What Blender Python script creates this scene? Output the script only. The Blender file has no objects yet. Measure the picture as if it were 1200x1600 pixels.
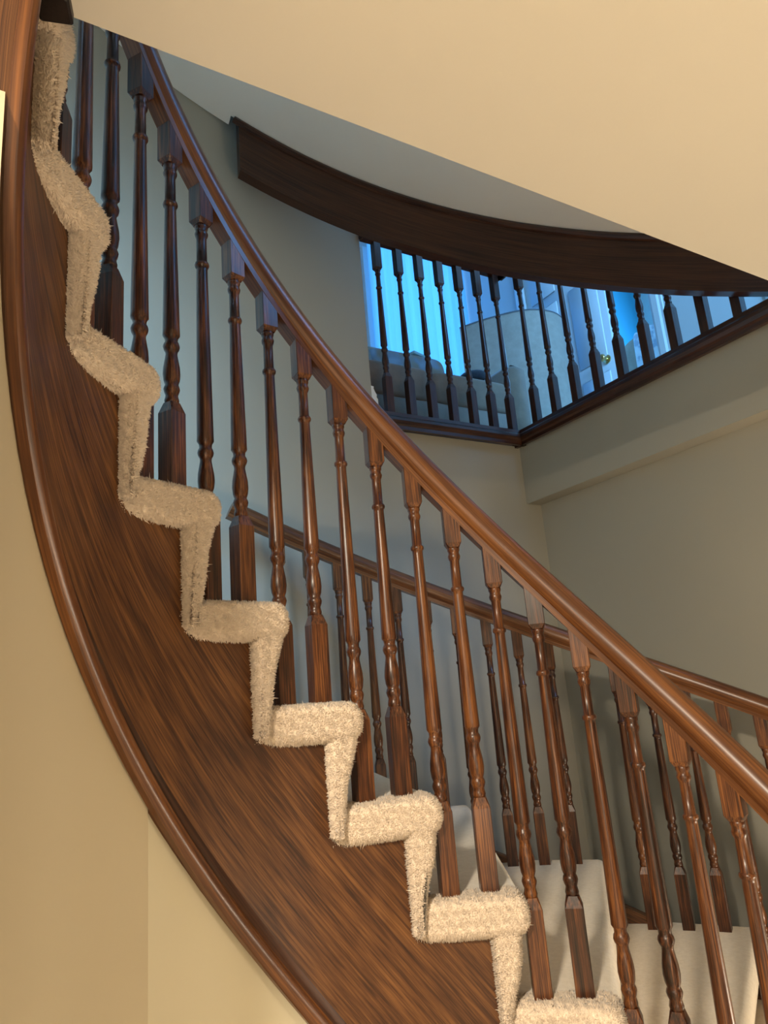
import bpy, math, random
import numpy as np
from mathutils import Vector, Matrix

random.seed(7)
rng = np.random.default_rng(7)
scene = bpy.context.scene
COL = scene.collection
R = math.radians

# ------------------------------------------------------------------ camera
EYE = 1.535
PITCH, ROLL, FPX = 0.247, 0.083, 1108.3
cam_d = bpy.data.cameras.new('camera')
cam = bpy.data.objects.new('camera', cam_d)
COL.objects.link(cam)
_X = Vector((1, 0, 0)); _U = Vector((0, -math.sin(PITCH), math.cos(PITCH)))
_F = Vector((0, math.cos(PITCH), math.sin(PITCH)))
_cx = math.cos(ROLL) * _X - math.sin(ROLL) * _U
_cy = math.sin(ROLL) * _X + math.cos(ROLL) * _U
_m = Matrix((_cx, _cy, -_F)).transposed().to_4x4()
_m.translation = Vector((0, 0, EYE))
cam.matrix_world = _m
cam_d.sensor_fit = 'HORIZONTAL'
cam_d.sensor_width = 36
cam_d.lens = 36 * FPX / 1200
cam_d.clip_start = 0.02
scene.camera = cam

# ------------------------------------------------------------------ colour management
scene.view_settings.view_transform = 'Standard'
scene.view_settings.look = 'None'
scene.view_settings.gamma = 1
scene.view_settings.use_curve_mapping = False
scene.view_settings.exposure = -0.05

# ------------------------------------------------------------------ world and lights
world = bpy.data.worlds.new('sky')
scene.world = world
world.use_nodes = True
world.node_tree.nodes['Background'].inputs[0].default_value = (0.35, 0.62, 1.0, 1)
world.node_tree.nodes['Background'].inputs[1].default_value = 0.35


def light(name, kind, loc, power, color, size=.2, target=None, size_y=None, spread=None):
    d = bpy.data.lights.new(name, kind)
    d.energy = power
    d.color = color
    if kind == 'AREA':
        d.shape = 'RECTANGLE' if size_y else 'DISK'
        d.size = size
        if size_y: d.size_y = size_y
        if spread: d.spread = spread
    else:
        d.shadow_soft_size = size
    o = bpy.data.objects.new(name, d)
    COL.objects.link(o)
    o.location = loc
    if target is not None:
        o.rotation_euler = (Vector(target) - Vector(loc)).to_track_quat('-Z', 'Y').to_euler()
    return o


WARM = (1.0, 0.87, 0.68)
SKY = (0.14, 0.46, 1.0)
light('ceiling_lamp_light', 'AREA', (-0.50, -0.75, 2.39), 120, WARM, .18, (-0.30, -0.50, 0))
light('lamp_light_room', 'POINT', (1.75, 1.20, 0.42), 44, WARM, .11)
light('ceiling_fill_light', 'POINT', (0.45, -1.35, 1.10), 46, WARM, .25)  # added low fill that brightens the ceiling, no lamp of the room
# daylight entering the main floor (front windows above and behind the viewer), then an added hall fill
light('daylight_front', 'AREA', (1.3, -2.2, 4.3), 15, (0.70, 0.86, 1.0), 2.4, (0.2, 3.0, 3.0), 1.8)
light('daylight_stair_head', 'AREA', (-0.95, -0.1, 3.75), 36, (0.36, 0.67, 1.0), .9, (-1.55, 1.45, 2.6), 1.1, R(72))
light('hall_fill_light', 'AREA', (2.55, 0.75, 4.35), 125, SKY, 1.0, (1.6, 4.0, 3.6), 1.6, R(135))  # added fill for the hall door and wall, no known window here
# daylight behind the curtains of the far room and in the side room (placed further down with the windows)

# ------------------------------------------------------------------ shared dimensions
CX, CY = 0.195, 0.890          # axis of both curved flights
DT, RISE, TH0, Z0 = 14.17, 0.19, 75.7, EYE - 0.585
SL = RISE / DT                 # rise per degree
ZL = EYE + 1.125               # main floor level
ZC = EYE + 0.88                # ceiling of the lower room
PHI = 31.0                     # building axes
UX = Vector((math.cos(R(PHI)), math.sin(R(PHI)), 0)); VX = Vector((-math.sin(R(PHI)), math.cos(R(PHI)), 0))
CORNER = Vector((0.698, 3.292, 0))


def bp(u, v, z=0.0):           # building coordinates measured from the landing corner
    p = CORNER + UX * u + VX * v
    return Vector((p.x, p.y, z))


def pol(th, r, z=0.0):
    return Vector((CX + r * math.cos(R(th)), CY + r * math.sin(R(th)), z))


def line(th):                  # nosing line of the lower flight
    return Z0 + (th - TH0) * SL


# ------------------------------------------------------------------ materials
def new_mat(name):
    m = bpy.data.materials.new(name); m.use_nodes = True
    nt = m.node_tree
    return m, nt, nt.nodes['Principled BSDF']


def N(nt, t, **kw):
    n = nt.nodes.new(t)
    for k, v in kw.items():
        if k in n.inputs: n.inputs[k].default_value = v
        else: setattr(n, k, v)
    return n


def ramp(nt, stops):
    n = nt.nodes.new('ShaderNodeValToRGB')
    e = n.color_ramp.elements
    while len(e) < len(stops): e.new(.5)
    for k, (p, c) in enumerate(stops):
        e[k].position = p; e[k].color = (*c, 1)
    return n


def wood(name, coord, scale, stops, rough=.28, coat=.35, bump=.06, vary=0.0):
    m, nt, b = new_mat(name)
    tc = N(nt, 'ShaderNodeTexCoord')
    oi = N(nt, 'ShaderNodeObjectInfo')
    off = N(nt, 'ShaderNodeVectorMath', operation='SCALE'); off.inputs[3].default_value = 37.0
    cmb = N(nt, 'ShaderNodeCombineXYZ')
    for k in range(3): nt.links.new(oi.outputs['Random'], cmb.inputs[k])
    nt.links.new(cmb.outputs[0], off.inputs[0])
    add = N(nt, 'ShaderNodeVectorMath', operation='ADD')
    nt.links.new(tc.outputs[coord], add.inputs[0]); nt.links.new(off.outputs[0], add.inputs[1])
    mp = N(nt, 'ShaderNodeMapping'); mp.inputs['Scale'].default_value = scale
    nt.links.new(add.outputs[0], mp.inputs[0])
    n1 = N(nt, 'ShaderNodeTexNoise', Scale=1.0, Detail=5.0, Roughness=.62, Distortion=.35)
    nt.links.new(mp.outputs[0], n1.inputs[0])
    mp2 = N(nt, 'ShaderNodeMapping'); mp2.inputs['Scale'].default_value = [s * 4.2 if s > 20 else s * 1.6 for s in scale]
    nt.links.new(add.outputs[0], mp2.inputs[0])
    n2 = N(nt, 'ShaderNodeTexNoise', Scale=1.0, Detail=3.0, Roughness=.6)
    nt.links.new(mp2.outputs[0], n2.inputs[0])
    mx = N(nt, 'ShaderNodeMath', operation='MULTIPLY_ADD'); mx.inputs[1].default_value = .60
    sub = N(nt, 'ShaderNodeMath', operation='MULTIPLY'); sub.inputs[1].default_value = .48
    nt.links.new(n1.outputs[0], sub.inputs[0])
    nt.links.new(n2.outputs[0], mx.inputs[0]); nt.links.new(sub.outputs[0], mx.inputs[2])
    mp3 = N(nt, 'ShaderNodeMapping'); mp3.inputs['Scale'].default_value = [s * .16 if s > 20 else s * .9 for s in scale]
    nt.links.new(add.outputs[0], mp3.inputs[0])
    n3 = N(nt, 'ShaderNodeTexNoise', Scale=1.0, Detail=2.0, Distortion=.8)
    nt.links.new(mp3.outputs[0], n3.inputs[0])
    br = N(nt, 'ShaderNodeMath', operation='MULTIPLY_ADD'); br.inputs[1].default_value = .26; br.inputs[2].default_value = -.13
    nt.links.new(n3.outputs[0], br.inputs[0])
    sm = N(nt, 'ShaderNodeMath', operation='ADD')
    nt.links.new(mx.outputs[0], sm.inputs[0]); nt.links.new(br.outputs[0], sm.inputs[1])
    cr = ramp(nt, stops)
    if vary:
        vr = N(nt, 'ShaderNodeMath', operation='MULTIPLY_ADD'); vr.inputs[1].default_value = vary; vr.inputs[2].default_value = -vary * .55
        nt.links.new(oi.outputs['Random'], vr.inputs[0])
        sm2 = N(nt, 'ShaderNodeMath', operation='ADD')
        nt.links.new(sm.outputs[0], sm2.inputs[0]); nt.links.new(vr.outputs[0], sm2.inputs[1])
        sm = sm2
    nt.links.new(sm.outputs[0], cr.inputs[0])
    nt.links.new(cr.outputs[0], b.inputs['Base Color'])
    b.inputs['Roughness'].default_value = rough
    b.inputs['Coat Weight'].default_value = coat
    b.inputs['Specular IOR Level'].default_value = .35
    b.inputs['Coat Roughness'].default_value = .22
    bm = N(nt, 'ShaderNodeBump', Strength=bump, Distance=.002)
    nt.links.new(mx.outputs[0], bm.inputs['Height'])
    nt.links.new(bm.outputs[0], b.inputs['Normal'])
    return m


OAK = [(.34, (.014, .0048, .0024)), (.46, (.046, .0148, .0056)), (.56, (.088, .0300, .0098)), (.70, (.160, .0600, .018))]
OAK_D = [(.38, (.016, .0055, .0030)), (.5, (.040, .0140, .0070)), (.66, (.072, .026, .0115))]  # oak with upstairs dimness put into the colour; also groove stain and furniture feet
OAK_T = [(.36, (.010, .0040, .0024)), (.47, (.036, .0115, .0052)), (.56, (.085, .0270, .0090)), (.68, (.19, .0700, .020))]
M_OAK = wood('stained_oak', 'Object', (95, 95, 5.5), OAK_T, rough=.34, coat=.2, bump=.25, vary=.11)
M_OAK_UV = wood('stained_oak_along', 'UV', (5.5, 85, 1), [(.34, (.016, .0058, .0026)), (.46, (.052, .0185, .0066)), (.56, (.100, .0385, .0120)), (.70, (.185, .0780, .024))], rough=.5, coat=.08)
M_RAIL = wood('stained_oak_rail', 'UV', (3.0, 55, 1), [(.30, (.036, .0120, .0048)), (.5, (.092, .0315, .0100)), (.72, (.22, .084, .024))], rough=.34, coat=.2)
M_DARK = wood('shaded_dark_oak', 'UV', (2.6, 46, 1), OAK_D, rough=.35, coat=.2)
M_DARKB = wood('shaded_dark_oak_turned', 'Object', (75, 75, 4.5), OAK_D, rough=.35, coat=.2)


def paint(name, col, rough=.75, var=.03, bump=.05):
    m, nt, b = new_mat(name)
    tc = N(nt, 'ShaderNodeTexCoord')
    n = N(nt, 'ShaderNodeTexNoise', Scale=1.3, Detail=3.0)
    nt.links.new(tc.outputs['Object'], n.inputs[0])
    cr = ramp(nt, [(.3, tuple(c * (1 - var) for c in col)), (.7, tuple(min(1, c * (1 + var)) for c in col))])
    nt.links.new(n.outputs[0], cr.inputs[0]); nt.links.new(cr.outputs[0], b.inputs['Base Color'])
    n2 = N(nt, 'ShaderNodeTexNoise', Scale=220.0, Detail=2.0)
    nt.links.new(tc.outputs['Object'], n2.inputs[0])
    bm = N(nt, 'ShaderNodeBump', Strength=bump, Distance=.001)
    nt.links.new(n2.outputs[0], bm.inputs['Height']); nt.links.new(bm.outputs[0], b.inputs['Normal'])
    b.inputs['Roughness'].default_value = rough
    return m


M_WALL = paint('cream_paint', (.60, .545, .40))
M_WELL = paint('dimmed_cream_paint', (.37, .348, .285))  # the same cream, with the dimmer stairwell light put into the colour
M_WALL_UP = paint('pale_paint', (.66, .64, .60))
M_CEIL = paint('ceiling_paint', (.70, .655, .57))
M_TRIMW = paint('white_gloss_paint', (.78, .78, .76), rough=.35)
M_FLOOR = paint('floor_carpet_beige', (.60, .52, .42), rough=.95, var=.1, bump=.3)


def fabric(name, stops, scale=60, rough=.95, bump=.4, dist=.002, coord='Object', detail=4.0, sheen=.3):
    m, nt, b = new_mat(name)
    tc = N(nt, 'ShaderNodeTexCoord')
    n = N(nt, 'ShaderNodeTexNoise', Scale=float(scale), Detail=detail, Roughness=.6)
    nt.links.new(tc.outputs[coord], n.inputs[0])
    cr = ramp(nt, stops)
    nt.links.new(n.outputs[0], cr.inputs[0]); nt.links.new(cr.outputs[0], b.inputs['Base Color'])
    n2 = N(nt, 'ShaderNodeTexNoise', Scale=260.0, Detail=3.0)
    nt.links.new(tc.outputs[coord], n2.inputs[0])
    bm = N(nt, 'ShaderNodeBump', Strength=bump, Distance=dist)
    nt.links.new(n2.outputs[0], bm.inputs['Height']); nt.links.new(bm.outputs[0], b.inputs['Normal'])
    b.inputs['Roughness'].default_value = rough
    b.inputs['Sheen Weight'].default_value = sheen
    return m


M_CARPET = fabric('cream_carpet', [(.3, (.70, .60, .475)), (.7, (.80, .70, .57))], 90, bump=.6)
M_PILE = fabric('cream_carpet_pile', [(.3, (.68, .55, .425)), (.7, (.80, .665, .53))], 160, bump=0)

# ------------------------------------------------------------------ mesh helpers


def link(o, parent=None):
    COL.objects.link(o)
    if parent is not None: o.parent = parent
    return o


def mesh_data(name, verts, faces, mat, uvs=None, smooth=False):
    me = bpy.data.meshes.new(name)
    me.from_pydata([tuple(v) for v in verts], [], faces)
    if uvs is not None:
        lay = me.uv_layers.new(name='UVMap')
        vi = np.empty(len(me.loops), dtype=np.int32); me.loops.foreach_get('vertex_index', vi)
        lay.data.foreach_set('uv', np.asarray(uvs, dtype=np.float32)[vi].ravel())
    if mat: me.materials.append(mat)
    if smooth:
        me.polygons.foreach_set('use_smooth', [True] * len(me.polygons))
    me.update()
    return me


def mobj(name, verts, faces, mat, parent=None, uvs=None, smooth=False, auto=None):
    me = mesh_data(name, verts, faces, mat, uvs, smooth)
    if auto is not None:
        me.polygons.foreach_set('use_smooth', [True] * len(me.polygons))
        me.set_sharp_from_angle(angle=R(auto))
    return link(bpy.data.objects.new(name, me), parent)


def tag(o, label=None, cat=None, group=None, kind=None):
    if label: o['label'] = label
    if cat: o['category'] = cat
    if group: o['group'] = group
    if kind: o['kind'] = kind
    return o


def empty(name, loc=(0, 0, 0), rz=0.0):
    o = bpy.data.objects.new(name, None)
    o.empty_display_size = .1
    COL.objects.link(o); o.location = loc; o.rotation_euler[2] = rz
    return o


def sweep(rings, closed_profile=True, caps=True):
    """rings: list of lists of points -> verts, faces"""
    n = len(rings[0]); V = [p for r in rings for p in r]; F = []
    for i in range(len(rings) - 1):
        for j in range(n if closed_profile else n - 1):
            a = i * n + j; b = i * n + (j + 1) % n
            F.append((a, b, b + n, a + n))
    if caps and closed_profile:
        F.append(tuple(reversed(range(n)))); F.append(tuple(range((len(rings) - 1) * n, len(rings) * n)))
    return V, F


def prof_len(pr):
    s = [0.0]
    for a, b in zip(pr, pr[1:]): s.append(s[-1] + math.dist(a, b))
    return s


def helix_sweep(name, Rr, zf, th0, th1, prof, mat, parent, step=2.0, slope=SL, auto=35, perp=True):
    """profile (a radial outward, b up/perpendicular) swept along a helix"""
    n = max(2, int(abs(th1 - th0) / step) + 1)
    rings = []; uvs = []
    k = slope / R(1) / Rr                      # dz / ds
    ca = 1 / math.sqrt(1 + k * k); sa = k * ca
    pl = prof_len(prof)
    for i in range(n):
        th = th0 + (th1 - th0) * i / (n - 1)
        er = Vector((math.cos(R(th)), math.sin(R(th)), 0)); et = Vector((-er.y, er.x, 0))
        nv = (-sa * et + ca * Vector((0, 0, 1))) if perp else Vector((0, 0, 1))
        base = Vector((CX, CY, 0)) + er * Rr + Vector((0, 0, zf(th)))
        rings.append([base + er * a + nv * b for a, b in prof])
        s = R(th) * Rr / ca
        uvs += [(s, q) for q in pl]
    V, F = sweep(rings)
    return mobj(name, V, F, mat, parent, uvs, auto=auto)


def box_data(sx, sy, sz, z0=0.0, bev=0.0):
    """box centred in x,y from z0 up, optional chamfer of vertical and top/bottom edges"""
    if bev <= 0:
        x, y = sx / 2, sy / 2
        V = [(-x, -y, z0), (x, -y, z0), (x, y, z0), (-x, y, z0), (-x, -y, z0 + sz), (x, -y, z0 + sz), (x, y, z0 + sz), (-x, y, z0 + sz)]
        return V, [(3, 2, 1, 0), (4, 5, 6, 7), (0, 1, 5, 4), (1, 2, 6, 5), (2, 3, 7, 6), (3, 0, 4, 7)]
    rings = []
    for z, d in ((z0, bev), (z0 + bev, 0), (z0 + sz - bev, 0), (z0 + sz, bev)):
        x, y = sx / 2 - d, sy / 2 - d; c = bev * .8
        rings.append([(-x + c, -y, z), (x - c, -y, z), (x, -y + c, z), (x, y - c, z), (x - c, y, z), (-x + c, y, z), (-x, y - c, z), (-x, -y + c, z)])
    return sweep(rings)


def pillow_data(sx, sy, sz, n=3.2, seg=10):
    """rounded cushion as a superellipsoid, base on z=0"""
    V = []; F = []
    cols = seg * 4

    def sp(c, e): return math.copysign(abs(c) ** e, c)
    e = 2 / n
    for i in range(seg * 2 + 1):
        ph = -math.pi / 2 + math.pi * i / (seg * 2)
        for j in range(cols):
            t = 2 * math.pi * j / cols
            V.append((sx / 2 * sp(math.cos(ph), e) * sp(math.cos(t), e), sy / 2 * sp(math.cos(ph), e) * sp(math.sin(t), e), sz / 2 + sz / 2 * sp(math.sin(ph), e)))
    for i in range(seg * 2):
        for j in range(cols):
            a = i * cols + j; b = i * cols + (j + 1) % cols
            F.append((a, b, b + cols, a + cols))
    return V, F


def uv_frame(o, u, v, z):      # place a local object in building axes
    o.location = bp(u, v, z); o.rotation_euler[2] = R(PHI)
    return o


def prism(name, poly, z0, z1, mat, parent=None, kind='structure'):
    """vertical prism from a plan polygon (list of (x,y)); z0, z1 numbers or per-vertex lists"""
    n = len(poly)
    za = z0 if isinstance(z0, (list, tuple)) else [z0] * n
    zb = z1 if isinstance(z1, (list, tuple)) else [z1] * n
    V = [(p[0], p[1], za[i]) for i, p in enumerate(poly)] + [(p[0], p[1], zb[i]) for i, p in enumerate(poly)]
    F = [tuple(reversed(range(n))), tuple(range(n, 2 * n))] + [(i, (i + 1) % n, n + (i + 1) % n, n + i) for i in range(n)]
    o = mobj(name, V, F, mat, parent)
    if kind and parent is None: o['kind'] = kind
    return o


# ------------------------------------------------------------------ structure: lower room and stairwell
DWL = 1.82                                     # left wall plane distance from the stair axis (tangent at 121 deg)
CN = Vector((CX, CY, 0))


def wl(t, off=0.0):            # point on the left wall plane, t along UX from the tangent point
    p = CN + VX * (DWL + off) + UX * t
    return (p.x, p.y)


T_CORNER = (CORNER - CN).dot(UX)
T_OPEN = T_CORNER - 0.815
prism('floor', [(-4.2, -4.2), (5.2, -4.2), (5.2, 6.2), (-4.2, 6.2)], -.1, 0, M_FLOOR)

# left wall: straight piece below the landing, full height left of the opening, then the curved part
RWC = 1.757                                    # radius of the curved wall
arc = [pol(th, RWC) for th in np.arange(118, 214.1, 3.0)]
arc_o = [pol(th, RWC + .12) for th in np.arange(118, 214.1, 3.0)]


def ribbon_wall(name, inner, outer, z0, z1, mat):
    n = len(inner)
    V = []; F = []
    for p, q in zip(inner, outer):
        V += [(p[0], p[1], z0), (p[0], p[1], z1), (q[0], q[1], z1), (q[0], q[1], z0)]
    for i in range(n - 1):
        for j in range(4):
            a = i * 4 + j; b = i * 4 + (j + 1) % 4
            F.append((a, b, b + 4, a + 4))
    F += [(3, 2, 1, 0), tuple((n - 1) * 4 + k for k in range(4))]
    o = mobj(name, V, F, mat, auto=30); o['kind'] = 'structure'
    return o


inner = [wl(T_OPEN), wl(T_OPEN - .1, -.012)] + [(p.x, p.y) for p in arc]
outer = [wl(T_OPEN, .12), wl(T_OPEN - .1, .108)] + [(p.x, p.y) for p in arc_o]
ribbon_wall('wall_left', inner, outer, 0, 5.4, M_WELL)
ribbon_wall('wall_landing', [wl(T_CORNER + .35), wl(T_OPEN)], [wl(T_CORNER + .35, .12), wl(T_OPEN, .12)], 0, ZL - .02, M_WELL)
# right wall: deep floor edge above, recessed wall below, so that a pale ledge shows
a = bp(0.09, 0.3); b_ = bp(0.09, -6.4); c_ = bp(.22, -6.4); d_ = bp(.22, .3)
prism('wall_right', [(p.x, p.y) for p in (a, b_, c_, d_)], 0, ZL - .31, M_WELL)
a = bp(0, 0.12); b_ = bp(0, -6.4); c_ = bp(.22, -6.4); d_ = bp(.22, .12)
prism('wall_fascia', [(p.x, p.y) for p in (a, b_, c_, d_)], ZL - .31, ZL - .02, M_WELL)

# ceiling of the lower room: straight edge towards the stairwell, then along the stair string
A = Vector((-.352, .728, 0))
dirc = Vector((math.cos(R(31.5)), math.sin(R(31.5)), 0))
tW = ((CORNER + UX * .0 - A).dot(UX)) / dirc.dot(UX)
E1 = A + dirc * tW
pts = [A] + [pol(th, .572) for th in (199, 203, 207)] + [pol(207, RWC - .006), pol(212, RWC - .006), pol(212, 2.35), Vector((-2.9, -3.5, 0)), bp(0, -6.3), E1]
prism('ceiling', [(p.x, p.y) for p in reversed(pts)], ZC, ZL, M_CEIL)
# rear and side walls of the lower room, behind the viewer
prism('wall_back', [(-4.2, -3.3), (5.2, -3.3), (5.2, -3.42), (-4.2, -3.42)], 0, 5.4, M_WALL)
prism('wall_side', [(-1.75, -3.3), (-1.87, -3.3), (-1.87, .42), (-1.75, .30)], 0, 5.4, M_WALL)

# walls under the lower flight: a curved piece below the string, then a flat piece running left
def under(th): return line(th) - .655


ths = list(np.arange(20, 159, 4)) + [159]
V = []; F = []
for th in ths:
    for r in (.628, .70):
        p = pol(th, r); V += [(p.x, p.y, 0), (p.x, p.y, max(.02, under(th)))]
for i in range(len(ths) - 1):
    a = i * 4
    F += [(a, a + 1, a + 5, a + 4), (a + 2, a + 6, a + 7, a + 3), (a + 1, a + 3, a + 7, a + 5)]
F += [(0, 2, 3, 1), (len(ths) * 4 - 4, len(ths) * 4 - 3, len(ths) * 4 - 1, len(ths) * 4 - 2)]
o = mobj('wall_under_stairs', V, F, M_WALL, auto=30); o['kind'] = 'structure'
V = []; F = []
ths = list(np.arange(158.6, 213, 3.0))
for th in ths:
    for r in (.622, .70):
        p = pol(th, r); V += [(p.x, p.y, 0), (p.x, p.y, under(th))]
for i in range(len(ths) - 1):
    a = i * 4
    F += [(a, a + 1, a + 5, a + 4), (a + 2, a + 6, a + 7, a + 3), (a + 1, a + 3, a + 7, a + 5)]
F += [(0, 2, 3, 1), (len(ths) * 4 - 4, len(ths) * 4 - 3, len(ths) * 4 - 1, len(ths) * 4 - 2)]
o = mobj('wall_closet', V, F, paint('shaded_cream_paint', (.50, .43, .30)), auto=30); o['kind'] = 'structure'  # cream wall darkened, shade on this side is put into the paint colour

q0, q1 = pol(212.8, .63), pol(212.8, 2.40)
nn = Vector((math.cos(R(302.8)), math.sin(R(302.8)), 0)) * -.09
prism('wall_stair_end', [(q.x, q.y) for q in (q0, q1, q1 + nn, q0 + nn)], 0, ZC, M_WALL)

# ------------------------------------------------------------------ lower staircase
stair = empty('curved_staircase', (CX, CY, 0))
tag(stair, 'curved oak staircase with cream carpeted steps climbing towards the upper left', 'staircase')
stair_origin = Vector((CX, CY, 0))


def to_parent(o):
    """keep world geometry while the parent Empty sits at the stair axis"""
    o.data.transform(Matrix.Translation(-o.parent.location)) if o.parent and o.parent.parent is None else None
    return o


RF = .615       # face of the inner string
TOP_I, BOT_I = 8, -4


def top_z(th):
    i = math.floor((th - 5.0 - TH0) / DT)
    i = max(BOT_I - 1, min(TOP_I, i))
    return max(.02, Z0 + RISE * i - .045)


ths = []
for i in range(BOT_I, TOP_I + 1):
    t0 = TH0 + DT * i + 5.0
    ths += [t0 - .02, t0 + .02] + list(np.linspace(t0 + 1.8, t0 + DT - 1.8, 7))
ths = [BOT_I * DT + TH0] + ths + [212, 216, 220]
V = []; F = []; UV = []
k = SL / R(1) / RF; ca = 1 / math.sqrt(1 + k * k); sa = k * ca
NR = 7
for th in ths:
    zb = max(.0, line(th) - .665); zt = max(top_z(th), zb + .01)
    if th > 203: zt = min(zt + .25, ZL)
    for q in range(NR):
        z = zb + (zt - zb) * q / (NR - 1)
        p = pol(th, RF); V.append((p.x, p.y, z))
        s = R(th) * RF
        UV.append((s * ca + z * sa, -s * sa + z * ca))
    for q in (NR - 1, 0):
        z = zb + (zt - zb) * q / (NR - 1)
        p = pol(th, RF + .035); V.append((p.x, p.y, z)); UV.append((R(th) * RF * ca + z * sa, .3))
W = NR + 2
for i in range(len(ths) - 1):
    for j in range(W):
        a = i * W + j; b = i * W + (j + 1) % W
        F.append((a, b, b + W, a + W))
F += [tuple(reversed(range(W))), tuple(range(len(V) - W, len(V)))]
string = to_parent(mobj('stringer', V, F, M_OAK_UV, stair, UV, auto=40))

# moulding along the lower edge of the string (its own sub-part)
trim_prof = [(.004, -.003), (-.007, -.003), (-.012, .001), (-.0145, .007), (-.0145, .014), (-.012, .020), (-.007, .023), (-.006, .025), (.004, .025)]
groove_prof = [(.004, .025), (-.0062, .025), (-.0045, .029), (-.003, .034), (-.002, .042), (.004, .043)]
tr = helix_sweep('stringer_moulding', RF, lambda th: line(th) - .665, 64, 219.5, trim_prof, M_RAIL, string, step=2)
gv = helix_sweep('stringer_groove', RF, lambda th: line(th) - .665, 64, 219.5, groove_prof, M_DARK, string, step=2)
gv.data.transform(Matrix.Translation(-stair_origin))
tr.data.transform(Matrix.Translation(-stair_origin))

# soffit under the lower flight and the outer string
def helicoid(name, r0, r1, zf, th0, th1, thick, mat, parent=None, step=3):
    n = int((th1 - th0) / step) + 1
    rings = []
    for i in range(n):
        th = th0 + (th1 - th0) * i / (n - 1); z = zf(th)
        row = []
        for r in np.linspace(r0, r1, 6): row.append(pol(th, r, z))
        for r in np.linspace(r1, r0, 6): row.append(pol(th, r, z + thick))
        rings.append(row)
    V, F = sweep(rings)
    return mobj(name, V, F, mat, parent, auto=30)


so = to_parent(helicoid('soffit', RF + .035, 1.72, lambda th: line(th) - .64, 70, 203, .03, M_WALL, stair))
V = []
rings = []; UV = []
for th in np.arange(16, 203, 3.0):
    zb = max(0, line(th) - .30); zt = max(.03, line(th) - .12)
    rings.append([pol(th, 1.70, zb), pol(th, 1.70, zt), pol(th, 1.735, zt), pol(th, 1.735, zb)])
    UV += [(R(th) * 1.7, q) for q in (0, .2, .24, .44)]
V, F = sweep(rings)
to_parent(mobj('outer_stringer', V, F, M_OAK_UV, stair, UV, auto=40))

# carpeted steps
R_IN, R_OUT = .584, 1.70


def step_frame(i):
    th = TH0 + DT * i
    er = Vector((math.cos(R(th)), math.sin(R(th)), 0)); et = Vector((-er.y, er.x, 0))
    return er, et


def rrect(s0, s1, z0, z1, rad, seg=4, back=.012):
    pts = []
    rf = rad
    for (cx, cz, a0, rad) in ((s1 - back, z0 + back, -90, back), (s1 - back, z1 - back, 0, back), (s0 + rf, z1 - rf, 90, rf), (s0 + rf, z0 + rf, 180, rf)):
        for q in range(seg + 1):
            t = R(a0 + 90 * q / seg)
            pts.append((cx + rad * math.cos(t), cz + rad * math.sin(t)))
    return pts


def tread_rings(i):
    er, et = step_frame(i); z = Z0 + RISE * i
    rings = []
    for r, inset in ((R_IN, .015), (R_IN + .003, .008), (R_IN + .009, .003), (R_IN + .020, 0), (.66, 0), (.8, 0), (1.1, 0), (1.4, 0), (R_OUT, 0)):
        sb = .079 + r * math.tan(R(DT))
        if r > .7: sb -= .03
        s0 = -.012
        sag = .0 + .006 * math.sin(i * 2.1 + 1)
        pr = rrect(s0 + inset, sb - inset, z - .066 + inset, z - inset * .7, .026 - inset * .4)
        rings.append([CN + er * r + et * (s + .000) + Vector((0, 0, zz + sag * ((s - s0) / (sb - s0) - .5))) for s, zz in pr])
    return rings


def riser_rings(i):
    er, et = step_frame(i); zt = Z0 + RISE * i - .045; zb = Z0 + RISE * (i - 1) - .045
    if i == BOT_I: zb = 0
    rings = []
    n = 7
    for r, inset in ((R_IN + .003, .014), (R_IN + .008, .006), (R_IN + .018, .001), (.63, 0), (.7, 0), (1.2, 0), (R_OUT, 0)):
        pr = []
        for q in range(n):
            f = q / (n - 1); z = zt + (zb - zt) * f
            pr.append((-.002 + .046 * f + inset + .003 * math.sin(f * 9 + i), z))
        for q in range(n):
            f = 1 - q / (n - 1); z = zt + (zb - zt) * f
            pr.append((.060 - .002 * f - inset, z))
        rings.append([CN + er * r + et * s + Vector((0, 0, z)) for s, z in pr])
    return rings


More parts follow.
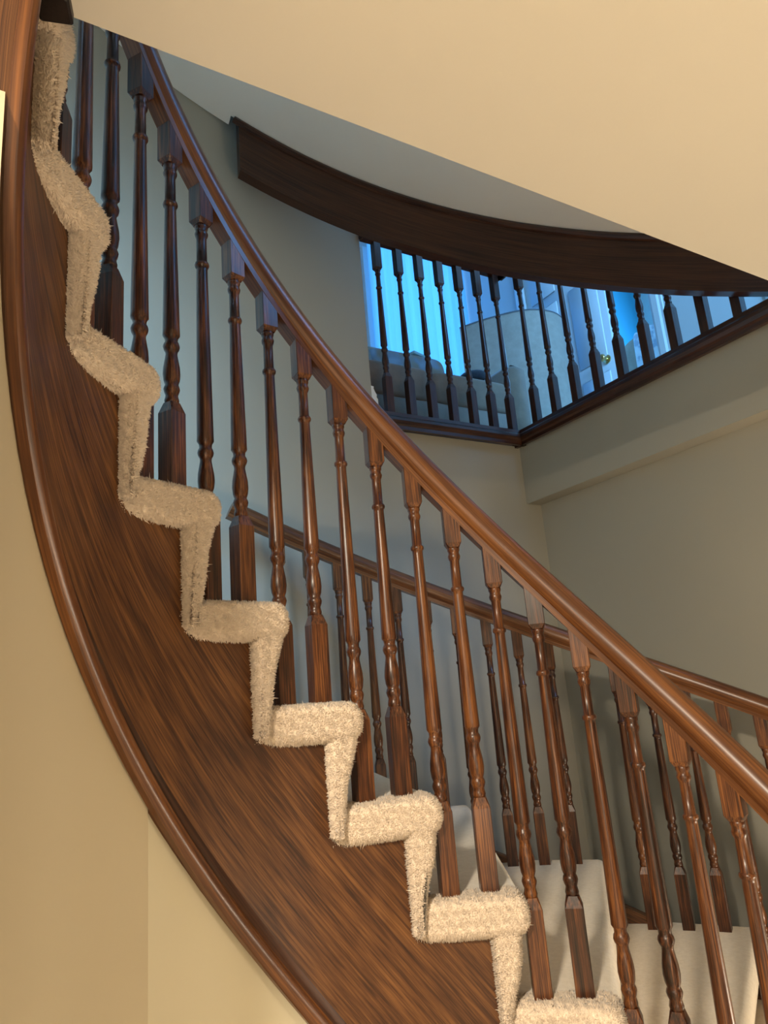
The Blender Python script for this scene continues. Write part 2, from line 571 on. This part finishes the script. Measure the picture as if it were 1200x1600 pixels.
def pile(name, rings_list, dens, rmax, parent, length=.0062, rad=.0022):
    """short tufts of carpet pile standing on the given ring surfaces where they face the inner side"""
    tris = []
    for rings in rings_list:
        V, F = sweep(rings)
        P = np.array([tuple(v) for v in V])
        for f in F:
            for q in range(1, len(f) - 1):
                tris.append(P[[f[0], f[q], f[q + 1]]])
    T = np.array(tris)
    cen = T.mean(1); rr = np.hypot(cen[:, 0] - CX, cen[:, 1] - CY)
    rv = np.hypot(T[:, :, 0] - CX, T[:, :, 1] - CY)
    keep = rv.min(1) < rmax
    T = T[keep]
    nr = np.cross(T[:, 1] - T[:, 0], T[:, 2] - T[:, 0]); ar = np.linalg.norm(nr, axis=1) / 2
    ok = ar > 1e-9; T, nr, ar = T[ok], nr[ok], ar[ok]
    nr = nr / (2 * ar[:, None])
    n = int(ar.sum() * dens)
    idx = rng.choice(len(T), n, p=ar / ar.sum())
    u = rng.random((n, 2)); fl = u.sum(1) > 1; u[fl] = 1 - u[fl]
    P = T[idx, 0] + u[:, :1] * (T[idx, 1] - T[idx, 0]) + u[:, 1:] * (T[idx, 2] - T[idx, 0])
    rp = np.hypot(P[:, 0] - CX, P[:, 1] - CY)
    sel = rp < rmax
    P = P[sel]; Nn = nr[idx][sel]; n = len(P)
    # clumped lean so that the pile reads as tufts
    lean = np.stack([np.sin(P[:, 0] * 310 + P[:, 2] * 190), np.sin(P[:, 1] * 330 + P[:, 0] * 170 + 2), np.sin(P[:, 2] * 300 + P[:, 1] * 210 + 4)], 1) * .38
    D = Nn + lean + rng.normal(0, .38, (n, 3)); D[:, 2] -= .12
    D /= np.linalg.norm(D, axis=1)[:, None]
    L = length * rng.uniform(.55, 1.25, n)
    far = rng.random(n) < .006
    L[far] *= 1.9
    tv = np.cross(D, rng.normal(0, 1, (n, 3))); tv /= np.linalg.norm(tv, axis=1)[:, None]
    bv = np.cross(D, tv)
    w = rad * rng.uniform(.7, 1.2, n)[:, None]
    base = P - D * .002
    vs = np.empty((n, 4, 3))
    for q in range(3):
        a = q * 2 * math.pi / 3
        vs[:, q] = base + w * (tv * math.cos(a) + bv * math.sin(a))
    vs[:, 3] = P + D * L[:, None]
    vs = vs.reshape(-1, 3) - np.array([CX, CY, 0])
    b4 = np.arange(n)[:, None] * 4
    fc = np.concatenate([b4 + np.array([[0, 1, 3]]), b4 + np.array([[1, 2, 3]]), b4 + np.array([[2, 0, 3]])], 1).reshape(-1)
    me = bpy.data.meshes.new(name)
    me.vertices.add(len(vs)); me.vertices.foreach_set('co', vs.astype(np.float32).ravel())
    me.loops.add(len(fc)); me.loops.foreach_set('vertex_index', fc.astype(np.int32))
    m = len(fc) // 3
    me.polygons.add(m); me.polygons.foreach_set('loop_start', np.arange(0, m * 3, 3, dtype=np.int32))
    me.polygons.foreach_set('loop_total', np.full(m, 3, dtype=np.int32))
    me.materials.append(M_PILE); me.update(calc_edges=True)
    o = link(bpy.data.objects.new(name, me), parent)
    o['kind'] = 'stuff'
    return o


for i in range(BOT_I, TOP_I + 1):
    trg, rrg = tread_rings(i), riser_rings(i)
    V, F = sweep(trg)
    t = to_parent(mobj('tread', V, F, M_CARPET, stair, auto=60))
    t['label'] = 'cream carpeted tread wrapped over the stringer'
    V, F = sweep(rrg)
    rs = mobj('riser', V, F, M_CARPET, t, auto=60)
    rs.data.transform(Matrix.Translation(-stair_origin))
    if i >= -1:
        pile('carpet_pile', [trg, rrg], 330000, .665, t)

# ------------------------------------------------------------------ balusters
BW = .035


def baluster_mesh(name, L, low=.18, ring=None, blk=None, top=None, bw=BW, mat=M_OAK, seg=14):
    """square foot, turned vase, long taper with ring, square top block. blk = height of the block's underside, top = total"""
    ring = blk - .091 if ring is None else ring
    V = []; F = []

    def blockring(z, w, c):
        x = w / 2
        return [(-x + c, -x, z), (x - c, -x, z), (x, -x + c, z), (x, x - c, z), (x - c, x, z), (-x + c, x, z), (-x, x - c, z), (-x, -x + c, z)]

    def add(rings):
        v, f = sweep(rings); o = len(V); V.extend(v); F.extend([tuple(q + o for q in g) for g in f])
    add([blockring(0, bw, .001), blockring(low - .020, bw, .001), blockring(low, bw * .70, .004)])
    add([blockring(blk, bw * .74, .004), blockring(blk + .010, bw, .001), blockring(top, bw, .001)])
    s = bw / .035
    pr = [(low - .002, .0120), (low + .006, .0135), (low + .010, .0125), (low + .016, .0112), (low + .022, .0135), (low + .028, .0150), (low + .033, .0138),
          (low + .037, .0118), (low + .045, .0145), (low + .058, .0160), (low + .072, .0152), (low + .088, .0125), (low + .098, .0108), (low + .103, .0112),
          (low + .108, .0140), (low + .114, .0155), (low + .120, .0142), (low + .124, .0118), (low + .131, .0122), (low + .137, .0160), (low + .147, .0158),
          (ring - .012, .0112), (ring - .006, .0112), (ring - .004, .0138), (ring, .0148), (ring + .004, .0138), (ring + .006, .0108),
          (blk - .030, .0102), (blk - .024, .0128), (blk - .019, .0138), (blk - .014, .0120), (blk - .010, .0115), (blk - .006, .0135), (blk + .002, .0135)]
    nflat = len(F)
    rings = [[(r * s * math.cos(2 * math.pi * j / seg), r * s * math.sin(2 * math.pi * j / seg), z) for j in range(seg)] for z, r in pr]
    add(rings)
    me = mesh_data(name, V, F, mat)
    me.polygons.foreach_set('use_smooth', [q >= nflat for q in range(len(me.polygons))])
    return me


RB = .645
rail_in = empty('stair_railing', (CX, CY, 0))
tag(rail_in, 'oak stair railing with turned balusters, nearest, along the stringer side', 'railing')
BM = {p: baluster_mesh('baluster', 0, blk=.693 + .095 * p, top=.693 + .095 * p + .118) for p in (0, 1)}
TK0 = 80.32
for kq in range(-8, 18):
    th = TK0 + kq * DT / 2
    i = kq // 2; p = kq - 2 * i
    o = link(bpy.data.objects.new('baluster', BM[p]), rail_in)
    q = pol(th, RB, Z0 + RISE * i - .006) - stair_origin
    o.location = q
    o.rotation_euler[2] = R(th + random.uniform(-3, 3))

RAIL = [(-.018, 0), (.018, 0), (.019, .012), (.027, .019), (.0305, .030), (.030, .041), (.025, .053), (.015, .061), (0, .064), (-.015, .061), (-.025, .053), (-.030, .041), (-.0305, .030), (-.027, .019), (-.019, .012)]
hr = helix_sweep('handrail', RB, lambda th: line(th) + .585 + .108, 22, 206, RAIL + [RAIL[0]], M_RAIL, rail_in, step=1.5)
hr.data.transform(Matrix.Translation(-stair_origin))

# outer railing of the lower flight
RBO = 1.66
rail_out = empty('stair_railing', (CX, CY, 0))
tag(rail_out, 'farther oak railing on the wall side of the steps, ending at the wall', 'railing')
RAILO = [(a, b) for a, b in RAIL]
hr = helix_sweep('handrail', RBO, lambda th: line(th) + .585 + .080, 22, 116.5, RAILO + [RAILO[0]], M_RAIL, rail_out, step=1.5)
hr.data.transform(Matrix.Translation(-stair_origin))
BO = []
for q in range(4):
    dz = line(TH0 + 2.7 + 3.5425 * q) - Z0 + .585 + .085      # underside of rail above the tread
    BO.append(baluster_mesh('baluster', 0, blk=dz - .092, top=dz + .012))
for i in range(-3, 3):
    for q in range(4):
        th = TH0 + DT * i + 2.7 + 3.5425 * q
        if th > 113 or th < 30: continue
        o = link(bpy.data.objects.new('baluster', BO[q]), rail_out)
        o.location = pol(th, RBO, Z0 + RISE * i - .004) - stair_origin
        o.rotation_euler[2] = R(th + random.uniform(-3, 3))

# small dark post hanging at the ceiling corner beside the stair string
V, F = box_data(.040, .040, .50, 0, .003)
post = mobj('hanging_post', V, F, wood('blackened_oak', 'Object', (60, 60, 5), [(.4, (.006, .004, .004)), (.65, (.018, .011, .010))], rough=.5, coat=.05))
post.location = (-.362, .704, EYE + .862); post.rotation_euler[2] = R(15)
tag(post, 'dark square post end hanging beside the ceiling corner at upper left', 'post')

# ------------------------------------------------------------------ upper flight (seen from below)
upper = empty('upper_staircase', (CX, CY, 0))
tag(upper, 'dark curved stringer and grey soffit of the upper flight overhead', 'staircase')


def zb_up(th): return EYE + 2.11 + (th - 113.44) * .0140


def zs_up(th): return EYE + 2.364 + (th - 113.9) * .0143


rings = []; UV = []
RU = 1.70
for th in np.arange(41, 114.2, 1.5):
    zb = max(zb_up(th), ZL); zt = zs_up(th) + .22
    row = [pol(th, RU, z) for z in np.linspace(zb, zt, 5)] + [pol(th, RU + .05, z) for z in np.linspace(zt, zb, 5)]
    rings.append(row)
    UV += [(R(th) * RU, z - zb_up(th)) for z in np.linspace(zb, zt, 5)] + [(R(th) * RU, .6 + z - zb_up(th)) for z in np.linspace(zt, zb, 5)]
V, F = sweep(rings)
us = to_parent(mobj('stringer', V, F, M_DARK, upper, UV, auto=40))
mo = helix_sweep('stringer_moulding', RU, lambda th: zs_up(th) - .032, 41, 113.9, [(.002, 0), (-.010, .004), (-.014, .016), (-.010, .026), (.002, .034)], M_DARK, us, step=2, slope=.0143)
mo.data.transform(Matrix.Translation(-stair_origin))
M_SOFF = paint('soffit_paint', (.76, .72, .67))
to_parent(helicoid('soffit', .62, RU + .004, zs_up, 45, 114, .03, M_SOFF, upper))
to_parent(helicoid('soffit', .62, RWC - .003, zs_up, 114, 168, .03, M_SOFF, upper))
rings = []; UV = []
for th in np.arange(45, 168, 3.0):
    zb = zb_up(th); zt = zs_up(th) + .25
    rings.append([pol(th, .60, zb), pol(th, .60, zt), pol(th, .64, zt), pol(th, .64, zb)]); UV += [(R(th) * .6, q) for q in (0, .5, .54, 1.0)]
V, F = sweep(rings)
to_parent(mobj('inner_stringer', V, F, M_DARK, upper, UV, auto=40))
for i in range(8):
    th = 46 + DT * i; z = zs_up(th + DT) + .22; zlo = zs_up(th + DT) + .034
    er = Vector((math.cos(R(th)), math.sin(R(th)), 0)); et = Vector((-er.y, er.x, 0))
    rr = []
    for r in (.64, 1.0, RU):
        sb = r * math.tan(R(DT)) - .004
        rr.append([CN + er * r + et * s + Vector((0, 0, zz)) for s, zz in ((0, zlo), (sb, zlo), (sb, z), (0, z))])
    V, F = sweep(rr)
    to_parent(mobj('step', V, F, M_CARPET, upper))

# ------------------------------------------------------------------ main floor slabs, landing railings
def slab(name, us, vs, z0, z1, mat):
    P = [bp(us[0], vs[0]), bp(us[1], vs[0]), bp(us[1], vs[1]), bp(us[0], vs[1])]
    return prism(name, [(p.x, p.y) for p in P], z0, z1, mat)


slab('floor_upper', (-3.2, 4.2), (.125, 2.2), ZL - .28, ZL, M_FLOOR)
slab('floor_hall', (.225, 4.2), (-6.4, .12), ZL - .28, ZL, M_FLOOR)

M_EDGE = wood('shaded_oak_edge', 'Object', (4, 4, 40), OAK_D, rough=.3, coat=.3)


def shoe_mesh(length):
    """moulded floor edge board with shoe rail: profile in (y,z), swept along x from 0..length"""
    pr = [(-.030, -.030), (-.012, -.030), (-.012, -.012), (.045, -.012), (.045, .022), (.034, .030), (.030, .050), (-.022, .050), (-.026, .032), (-.036, .022), (-.040, .008), (-.036, -.006), (-.030, -.014)]
    rings = [[(x, y, z) for y, z in pr] for x in (0, length)]
    return sweep(rings)


LEN_L, LEN_R = .815, 1.62
BL = baluster_mesh('baluster', 0, low=.195, blk=.715, top=.872, mat=M_DARKB)
RAILL = [(y, z) for y, z in RAIL]
for side, (L, dv, n, sp, first) in {'far': (LEN_L, -UX, 7, .1165, .040), 'right': (LEN_R, -VX, 13, .132, .125)}.items():
    root = empty('landing_railing', bp(0, 0, ZL))
    root.rotation_euler[2] = math.atan2(dv.y, dv.x)
    sgn = 1 if side == 'right' else -1                       # local +y must point to the hall
    # local x runs along dv; hall side: for far run +VX, for right run +UX
    hall = VX if side == 'far' else UX
    ly = Vector((-dv.y, dv.x, 0))
    f = 1 if ly.dot(hall) > 0 else -1
    V, F = shoe_mesh(L + (.040 if False else 0))
    V = [(x - (.036 if side == 'right' else .030), y * f, z) for x, y, z in V]
    if f < 0: F = [tuple(reversed(g)) for g in F]
    mobj('shoe_rail', V, F, M_EDGE, root)
    V, F = sweep([[(x, y * f, z + .905) for y, z in RAILL] for x in (-.03, L)])
    if f < 0: F = [tuple(reversed(g)) for g in F]
    mobj('handrail', V, F, M_DARKB, root, auto=40)
    for q in range(n):
        x = first + q * sp
        if x > L - .02: break
        o = link(bpy.data.objects.new('baluster', BL), root)
        o.location = (x, .004 * f, .048)
        o.rotation_euler[2] = R(random.uniform(-2, 2))
    tag(root, 'dark landing railing of seven balusters meeting the pale wall' if side == 'far' else 'dark landing railing running right along the floor edge above the ledge', 'railing')

# white baseboard return at the wall end beside the opening
pr = [(0, 0), (.030, 0), (.030, .07), (.024, .078), (.026, .090), (.018, .104), (.012, .118), (.014, .128), (0, .130)]
base = wl(T_OPEN)
rings = [[(x, y, z) for x, z in pr] for y in (0, .12)]
V, F = sweep(rings)
bb = mobj('baseboard_left', V, F, M_TRIMW)
bb.location = (base[0], base[1], ZL + .05); bb.rotation_euler[2] = R(PHI)
bb['kind'] = 'structure'

# ------------------------------------------------------------------ rooms beyond the landing
VB = 2.0          # far wall of the room beyond
slab('wall_far', (-3.2, 4.2), (VB, VB + .12), ZL, 5.4, M_WALL_UP)
slab('wall_room_left', (-3.32, -3.2), (.125, VB), ZL, 5.4, M_WALL_UP)
slab('ceiling_upper', (-5.5, 4.2), (-6.6, 4.2), 5.4, 5.5, M_CEIL)
UH = 1.30         # hall wall with the door
DO0, DO1, DOH = .075, 1.15, 2.03
slab('wall_hall_near', (UH, UH + .11), (-6.4, DO0), ZL, 5.4, M_WALL_UP)
slab('wall_hall_far', (UH, UH + .11), (DO1, VB), ZL, 5.4, M_WALL_UP)
slab('wall_hall_over_door', (UH, UH + .11), (DO0, DO1), ZL + DOH, 5.4, M_WALL_UP)

# curtains in front of the bright far window
M_CURT, ntc, bc = new_mat('sheer_blue_curtain')
trn = N(ntc, 'ShaderNodeBsdfTranslucent'); trn.inputs[0].default_value = (.40, .74, .95, 1)
mixc = N(ntc, 'ShaderNodeMixShader'); mixc.inputs[0].default_value = .65
nzc = N(ntc, 'ShaderNodeTexNoise', Scale=3.0)
crc = ramp(ntc, [(.3, (.40, .66, .84)), (.7, (.48, .74, .90))])
ntc.links.new(nzc.outputs[0], crc.inputs[0]); ntc.links.new(crc.outputs[0], bc.inputs['Base Color'])
bc.inputs['Roughness'].default_value = .9
ntc.links.new(bc.outputs[0], mixc.inputs[1]); ntc.links.new(trn.outputs[0], mixc.inputs[2])
ntc.links.new(mixc.outputs[0], ntc.nodes['Material Output'].inputs[0])


def curtain(u0, u1, label):
    n = int(60 * (u1 - u0)) + 4; V = []; F = []; UV = []
    for zz in (ZL + .02, ZL + 1.2, ZL + 2.55):
        for j in range(n + 1):
            u = u0 + (u1 - u0) * j / n
            d = .016 * math.sin(j * .8) + .006 * math.sin(j * 1.9 + 1)
            p = bp(u, VB - .16 + d, zz); V.append(p)
    m = n + 1
    for i in range(2):
        for j in range(n): F.append((i * m + j, i * m + j + 1, (i + 1) * m + j + 1, (i + 1) * m + j))
    o = mobj('curtain', V, F, M_CURT, smooth=True)
    return tag(o, label, 'curtain', 'curtains in the far room')


curtain(.34, 1.0, 'pale blue curtain in the far room, left panel behind the sofa')
curtain(1.0, 1.29, 'pale blue curtain in the far room, right panel behind the grey chair')
# tall window behind the curtains
win = slab('window_1', (.36, 1.28), (VB - .05, VB - .001), ZL + .25, ZL + 2.45, M_TRIMW)
win_l = light('daylight_window', 'AREA', bp(.82, VB - .07, ZL + 1.4), 13, (0.14, 0.42, 1.0), .9, bp(.82, 0, ZL + 1.4), 2.2)

# sofa facing the landing
M_SOFA = fabric('floral_sofa_cloth', [(.40, (.17, .10, .06)), (.47, (.17, .125, .09)), (.53, (.14, .14, .155)), (.62, (.18, .19, .21))], 5.5, detail=2.0, sheen=.1)
M_TAN = fabric('tan_sofa_cloth', [(.3, (.16, .10, .06)), (.7, (.22, .14, .085))], 12)
sofa = empty('sofa', bp(-.22, .62, ZL)); sofa.rotation_euler[2] = R(PHI)
tag(sofa, 'tan and slate patterned sofa behind the far landing railing', 'sofa')


def part(name, vf, mat, parent, loc=(0, 0, 0), rot=(0, 0, 0), auto=50):
    o = mobj(name, vf[0], vf[1], mat, parent, auto=auto)
    o.location = loc; o.rotation_euler = rot
    return o


part('base', box_data(1.62, .62, .26, .06, .02), M_TAN, sofa, (-.30, .02, 0))
for x in (-.84, -.30, .24):
    part('seat_cushion', pillow_data(.555, .60, .20, 9), M_TAN, sofa, (x, .0, .30))
    part('back_cushion', pillow_data(.565, .22, .46, 9), M_SOFA, sofa, (x, .36, .47), (R(-8), 0, 0))
part('back_frame', box_data(1.70, .12, .95, .06, .02), M_TAN, sofa, (-.30, .50, 0))
for x in (-1.17, .57):
    part('arm', box_data(.16, .70, .60, .04, .05), M_TAN, sofa, (x, .05, 0))
for x in (-1.15, .55):
    for y in (-.22, .32):
        part('foot', box_data(.05, .05, .06, 0, .004), M_DARKB, sofa, (x, y, 0))

# small dark things lying on the sofa arm and back
M_BLACK = fabric('black_cloth', [(.3, (.012, .012, .014)), (.7, (.03, .03, .035))], 30)
M_BROWN = fabric('brown_cloth', [(.3, (.10, .055, .035)), (.7, (.18, .11, .08))], 30)


def torus(Rm, rm, a=20, b=10, sz=1.0):
    V = []; F = []
    for i in range(a):
        for j in range(b):
            t, q = 2 * math.pi * i / a, 2 * math.pi * j / b
            V.append(((Rm + rm * math.cos(q)) * math.cos(t), (Rm + rm * math.cos(q)) * math.sin(t), rm * sz * (1 + math.sin(q))))
    for i in range(a):
        for j in range(b):
            F.append((i * b + j, ((i + 1) % a) * b + j, ((i + 1) % a) * b + (j + 1) % b, i * b + (j + 1) % b))
    return V, F


beanie = part('rolled_scarf', torus(.062, .034, 22, 12, .9), M_BLACK, None)
uv_frame(beanie, .30, .66, ZL + .642)
tag(beanie, 'black rolled scarf ring on the sofa arm beside the grey chair', 'scarf')
bag = part('soft_pouch', pillow_data(.17, .11, .085, 2.4), M_BROWN, None)
uv_frame(bag, .36, .89, ZL + .642)
tag(bag, 'brown soft pouch lying on the sofa arm behind the black ring', 'pouch')
leaf = part('folded_paper', box_data(.13, .10, .022, 0, .004), paint('green_grey_paper', (.22, .30, .28)), None)
uv_frame(leaf, .20, 1.12, ZL + 1.01); leaf.rotation_euler[2] += .3
tag(leaf, 'folded greenish paper on the sofa back by the curtain', 'paper')

# tall barrel-backed grey chair
M_GREY = fabric('grey_chair_cloth', [(.3, (.36, .29, .22)), (.7, (.43, .35, .27))], 20, sheen=.1)
cpts = [(.51, 1.0), (.57, .89), (.66, .76), (.75, .66), (.86, .60), (.99, .585), (1.10, .62)]
chair = empty('barrel_chair', bp(.85, .95, ZL)); chair.rotation_euler[2] = R(PHI)
tag(chair, 'grey upholstered chair with tall curved back beyond the landing corner', 'chair')
fine = []
for q in range(len(cpts) - 1):
    for t in range(4):
        p0 = cpts[max(q - 1, 0)]; p1 = cpts[q]; p2 = cpts[q + 1]; p3 = cpts[min(q + 2, len(cpts) - 1)]; f = t / 4
        fine.append(tuple(.5 * (2 * b + (c - a) * f + (2 * a - 5 * b + 4 * c - d) * f * f + (-a + 3 * b - 3 * c + d) * f ** 3) for a, b, c, d in zip(p0, p1, p2, p3)))
fine.append(cpts[-1])
rings = []; rim = []
for q, (u, v) in enumerate(fine):
    u2, v2 = fine[min(q + 1, len(fine) - 1)]; u1, v1 = fine[max(q - 1, 0)]
    d = math.hypot(u2 - u1, v2 - v1); nx, ny = -(v2 - v1) / d, (u2 - u1) / d      # inward
    x, y = u - .85, v - .95
    rings.append([(x, y, .10), (x, y, 1.235), (x + nx * .012, y + ny * .012, 1.25), (x + nx * .06, y + ny * .06, 1.25), (x + nx * .07, y + ny * .07, 1.235), (x + nx * .07, y + ny * .07, .10)])
    rim.append([(x + a * nx, y + a * ny, z) for a, z in ((-.003, 1.232), (-.003, 1.240), (.004, 1.246), (.006, 1.236))])
part('back_shell', sweep(rings), M_GREY, chair)
part('piping', sweep(rim), fabric('dark_piping', [(.3, (.10, .10, .10)), (.7, (.14, .14, .14))], 30), chair)
part('seat_cushion', pillow_data(.42, .42, .2, 4), M_GREY, chair, (.10, .02, .28))
for x, y in ((-.22, .08), (.22, -.20), (.0, -.1), (.2, .2)):
    part('leg', box_data(.04, .04, .12, 0, .004), M_DARKB, chair, (x, y, 0))

# door, its casing and the room behind it
def casing(name, u, v, z0, w, h, horiz=False):
    V, F = [], []
    prf = [(0, 0), (w, 0), (w, .012), (w * .8, .018), (w * .35, .018), (w * .2, .010), (0, .010)]
    if not horiz:
        rings = [[(-d, x, z) for x, d in prf] for z in (z0, z0 + h)]
    else:
        rings = [[(-d, y, z0 + x) for x, d in prf] for y in (0, h)]
    V, F = sweep(rings)
    o = mobj(name, V, F, M_TRIMW)
    uv_frame(o, u, v, ZL); o['kind'] = 'structure'
    return o


casing('trim_1', UH, DO0 - .085, 0, .085, DOH + .085)
casing('trim_2', UH, DO1, 0, .085, DOH + .085)
casing('trim_3', UH, DO0 - .085, DOH, .085, DO1 - DO0 + .17, True)
casing('trim_4', UH, -.70, 0, .085, DOH + .085)
door = empty('door_1', bp(UH + .03, DO1 - .005, ZL)); door['kind'] = 'structure'
DW = .73
door.rotation_euler[2] = R(PHI - 90)           # closed leaf of the double door
# leaf: local x along the width away from the hinge
part('door_leaf', box_data(DW, .04, DOH - .02, .01, .003), M_TRIMW, door, (DW / 2, 0, 0))
for zc, hh in ((.20, .62), (.92, .62), (1.62, .30)):
    for xx in (.18, .55):
        o = part('door_panel', box_data(.25, .012, hh, 0, .005), M_TRIMW, door, (xx, -.022, zc))
M_BRASS, ntb, bb_ = new_mat('polished_brass')
bb_.inputs['Base Color'].default_value = (.72, .52, .22, 1); bb_.inputs['Metallic'].default_value = 1; bb_.inputs['Roughness'].default_value = .2
nzb = N(ntb, 'ShaderNodeTexNoise', Scale=40.0); crb = ramp(ntb, [(.3, (.66, .47, .19)), (.7, (.78, .58, .27))])
ntb.links.new(nzb.outputs[0], crb.inputs[0]); ntb.links.new(crb.outputs[0], bb_.inputs['Base Color'])
pk = [(.0, .0), (.030, .0), (.030, .006), (.012, .010), (.010, .03), (.020, .038), (.027, .05), (.024, .062), (.012, .068), (0, .069)]
rings = [[(r * math.cos(2 * math.pi * j / 16), -d, r * math.sin(2 * math.pi * j / 16)) for j in range(16)] for r, d in pk]
part('door_knob', sweep(rings), M_BRASS, door, (DW - .065, -.02, .90))

slab('wall_side_room', (3.4, 3.5), (-1.2, 2.9), ZL, 5.4, M_WALL_UP)
M_CYAN = paint('turquoise_paint', (.10, .55, .75))
slab('wall_side_room_end', (UH + .11, 3.4), (1.72, 1.80), ZL, 5.4, M_CYAN)
light('daylight_side_room', 'AREA', bp(3.3, .35, ZL + 1.5), 110, SKY, 1.2, bp(1.6, .6, ZL + 1.2), 1.3)

# high-backed chair with a pale throw in the side room
M_LINEN = fabric('blue_white_linen', [(.42, (.45, .52, .62)), (.5, (.75, .80, .85)), (.6, (.85, .88, .90))], 14, sheen=.2)
sc = empty('side_chair', bp(1.80, .50, ZL)); sc.rotation_euler[2] = R(PHI)
tag(sc, 'pale high-backed chair glimpsed through the open half of the doorway', 'chair')
part('seat', pillow_data(.44, .44, .10, 6), M_GREY, sc, (.18, 0, .40))
part('backrest', pillow_data(.06, .46, .34, 3.5), M_GREY, sc, (-.03, 0, .86))
for x in (-.02, .36):
    for y in (-.19, .19):
        part('leg', box_data(.04, .04, .41 if x > 0 else .93, 0, .004), M_DARKB, sc, (x, y, 0))
n = 24
rings = []
for q in range(n + 1):                                  # throw hanging over the backrest
    f = q / n
    if f < .42: x, z = -.078, .90 + f / .42 * .275
    elif f < .58:
        t = (f - .42) / .16 * math.pi; x, z = -.030 - .048 * math.cos(t), 1.175 + .034 * math.sin(t)
    else: x, z = .018, 1.175 - (f - .58) / .42 * .22
    row = []
    for j in range(17):
        y = -.20 + .26 * j / 16
        row.append((x + .006 * math.sin(j * 1.7 + z * 9), y + .05 * (1.1 - z), z + .006 * math.sin(j * .9)))
    rings.append(row)
V, F = sweep(rings, closed_profile=False)
th_ = part('throw_blanket', (V, F), M_LINEN, None)
th_.modifiers.new('thickness', 'SOLIDIFY').thickness = .008
uv_frame(th_, 1.80, .50, ZL)
tag(th_, 'white patterned throw hanging over the high-backed chair beyond the doorway', 'blanket')
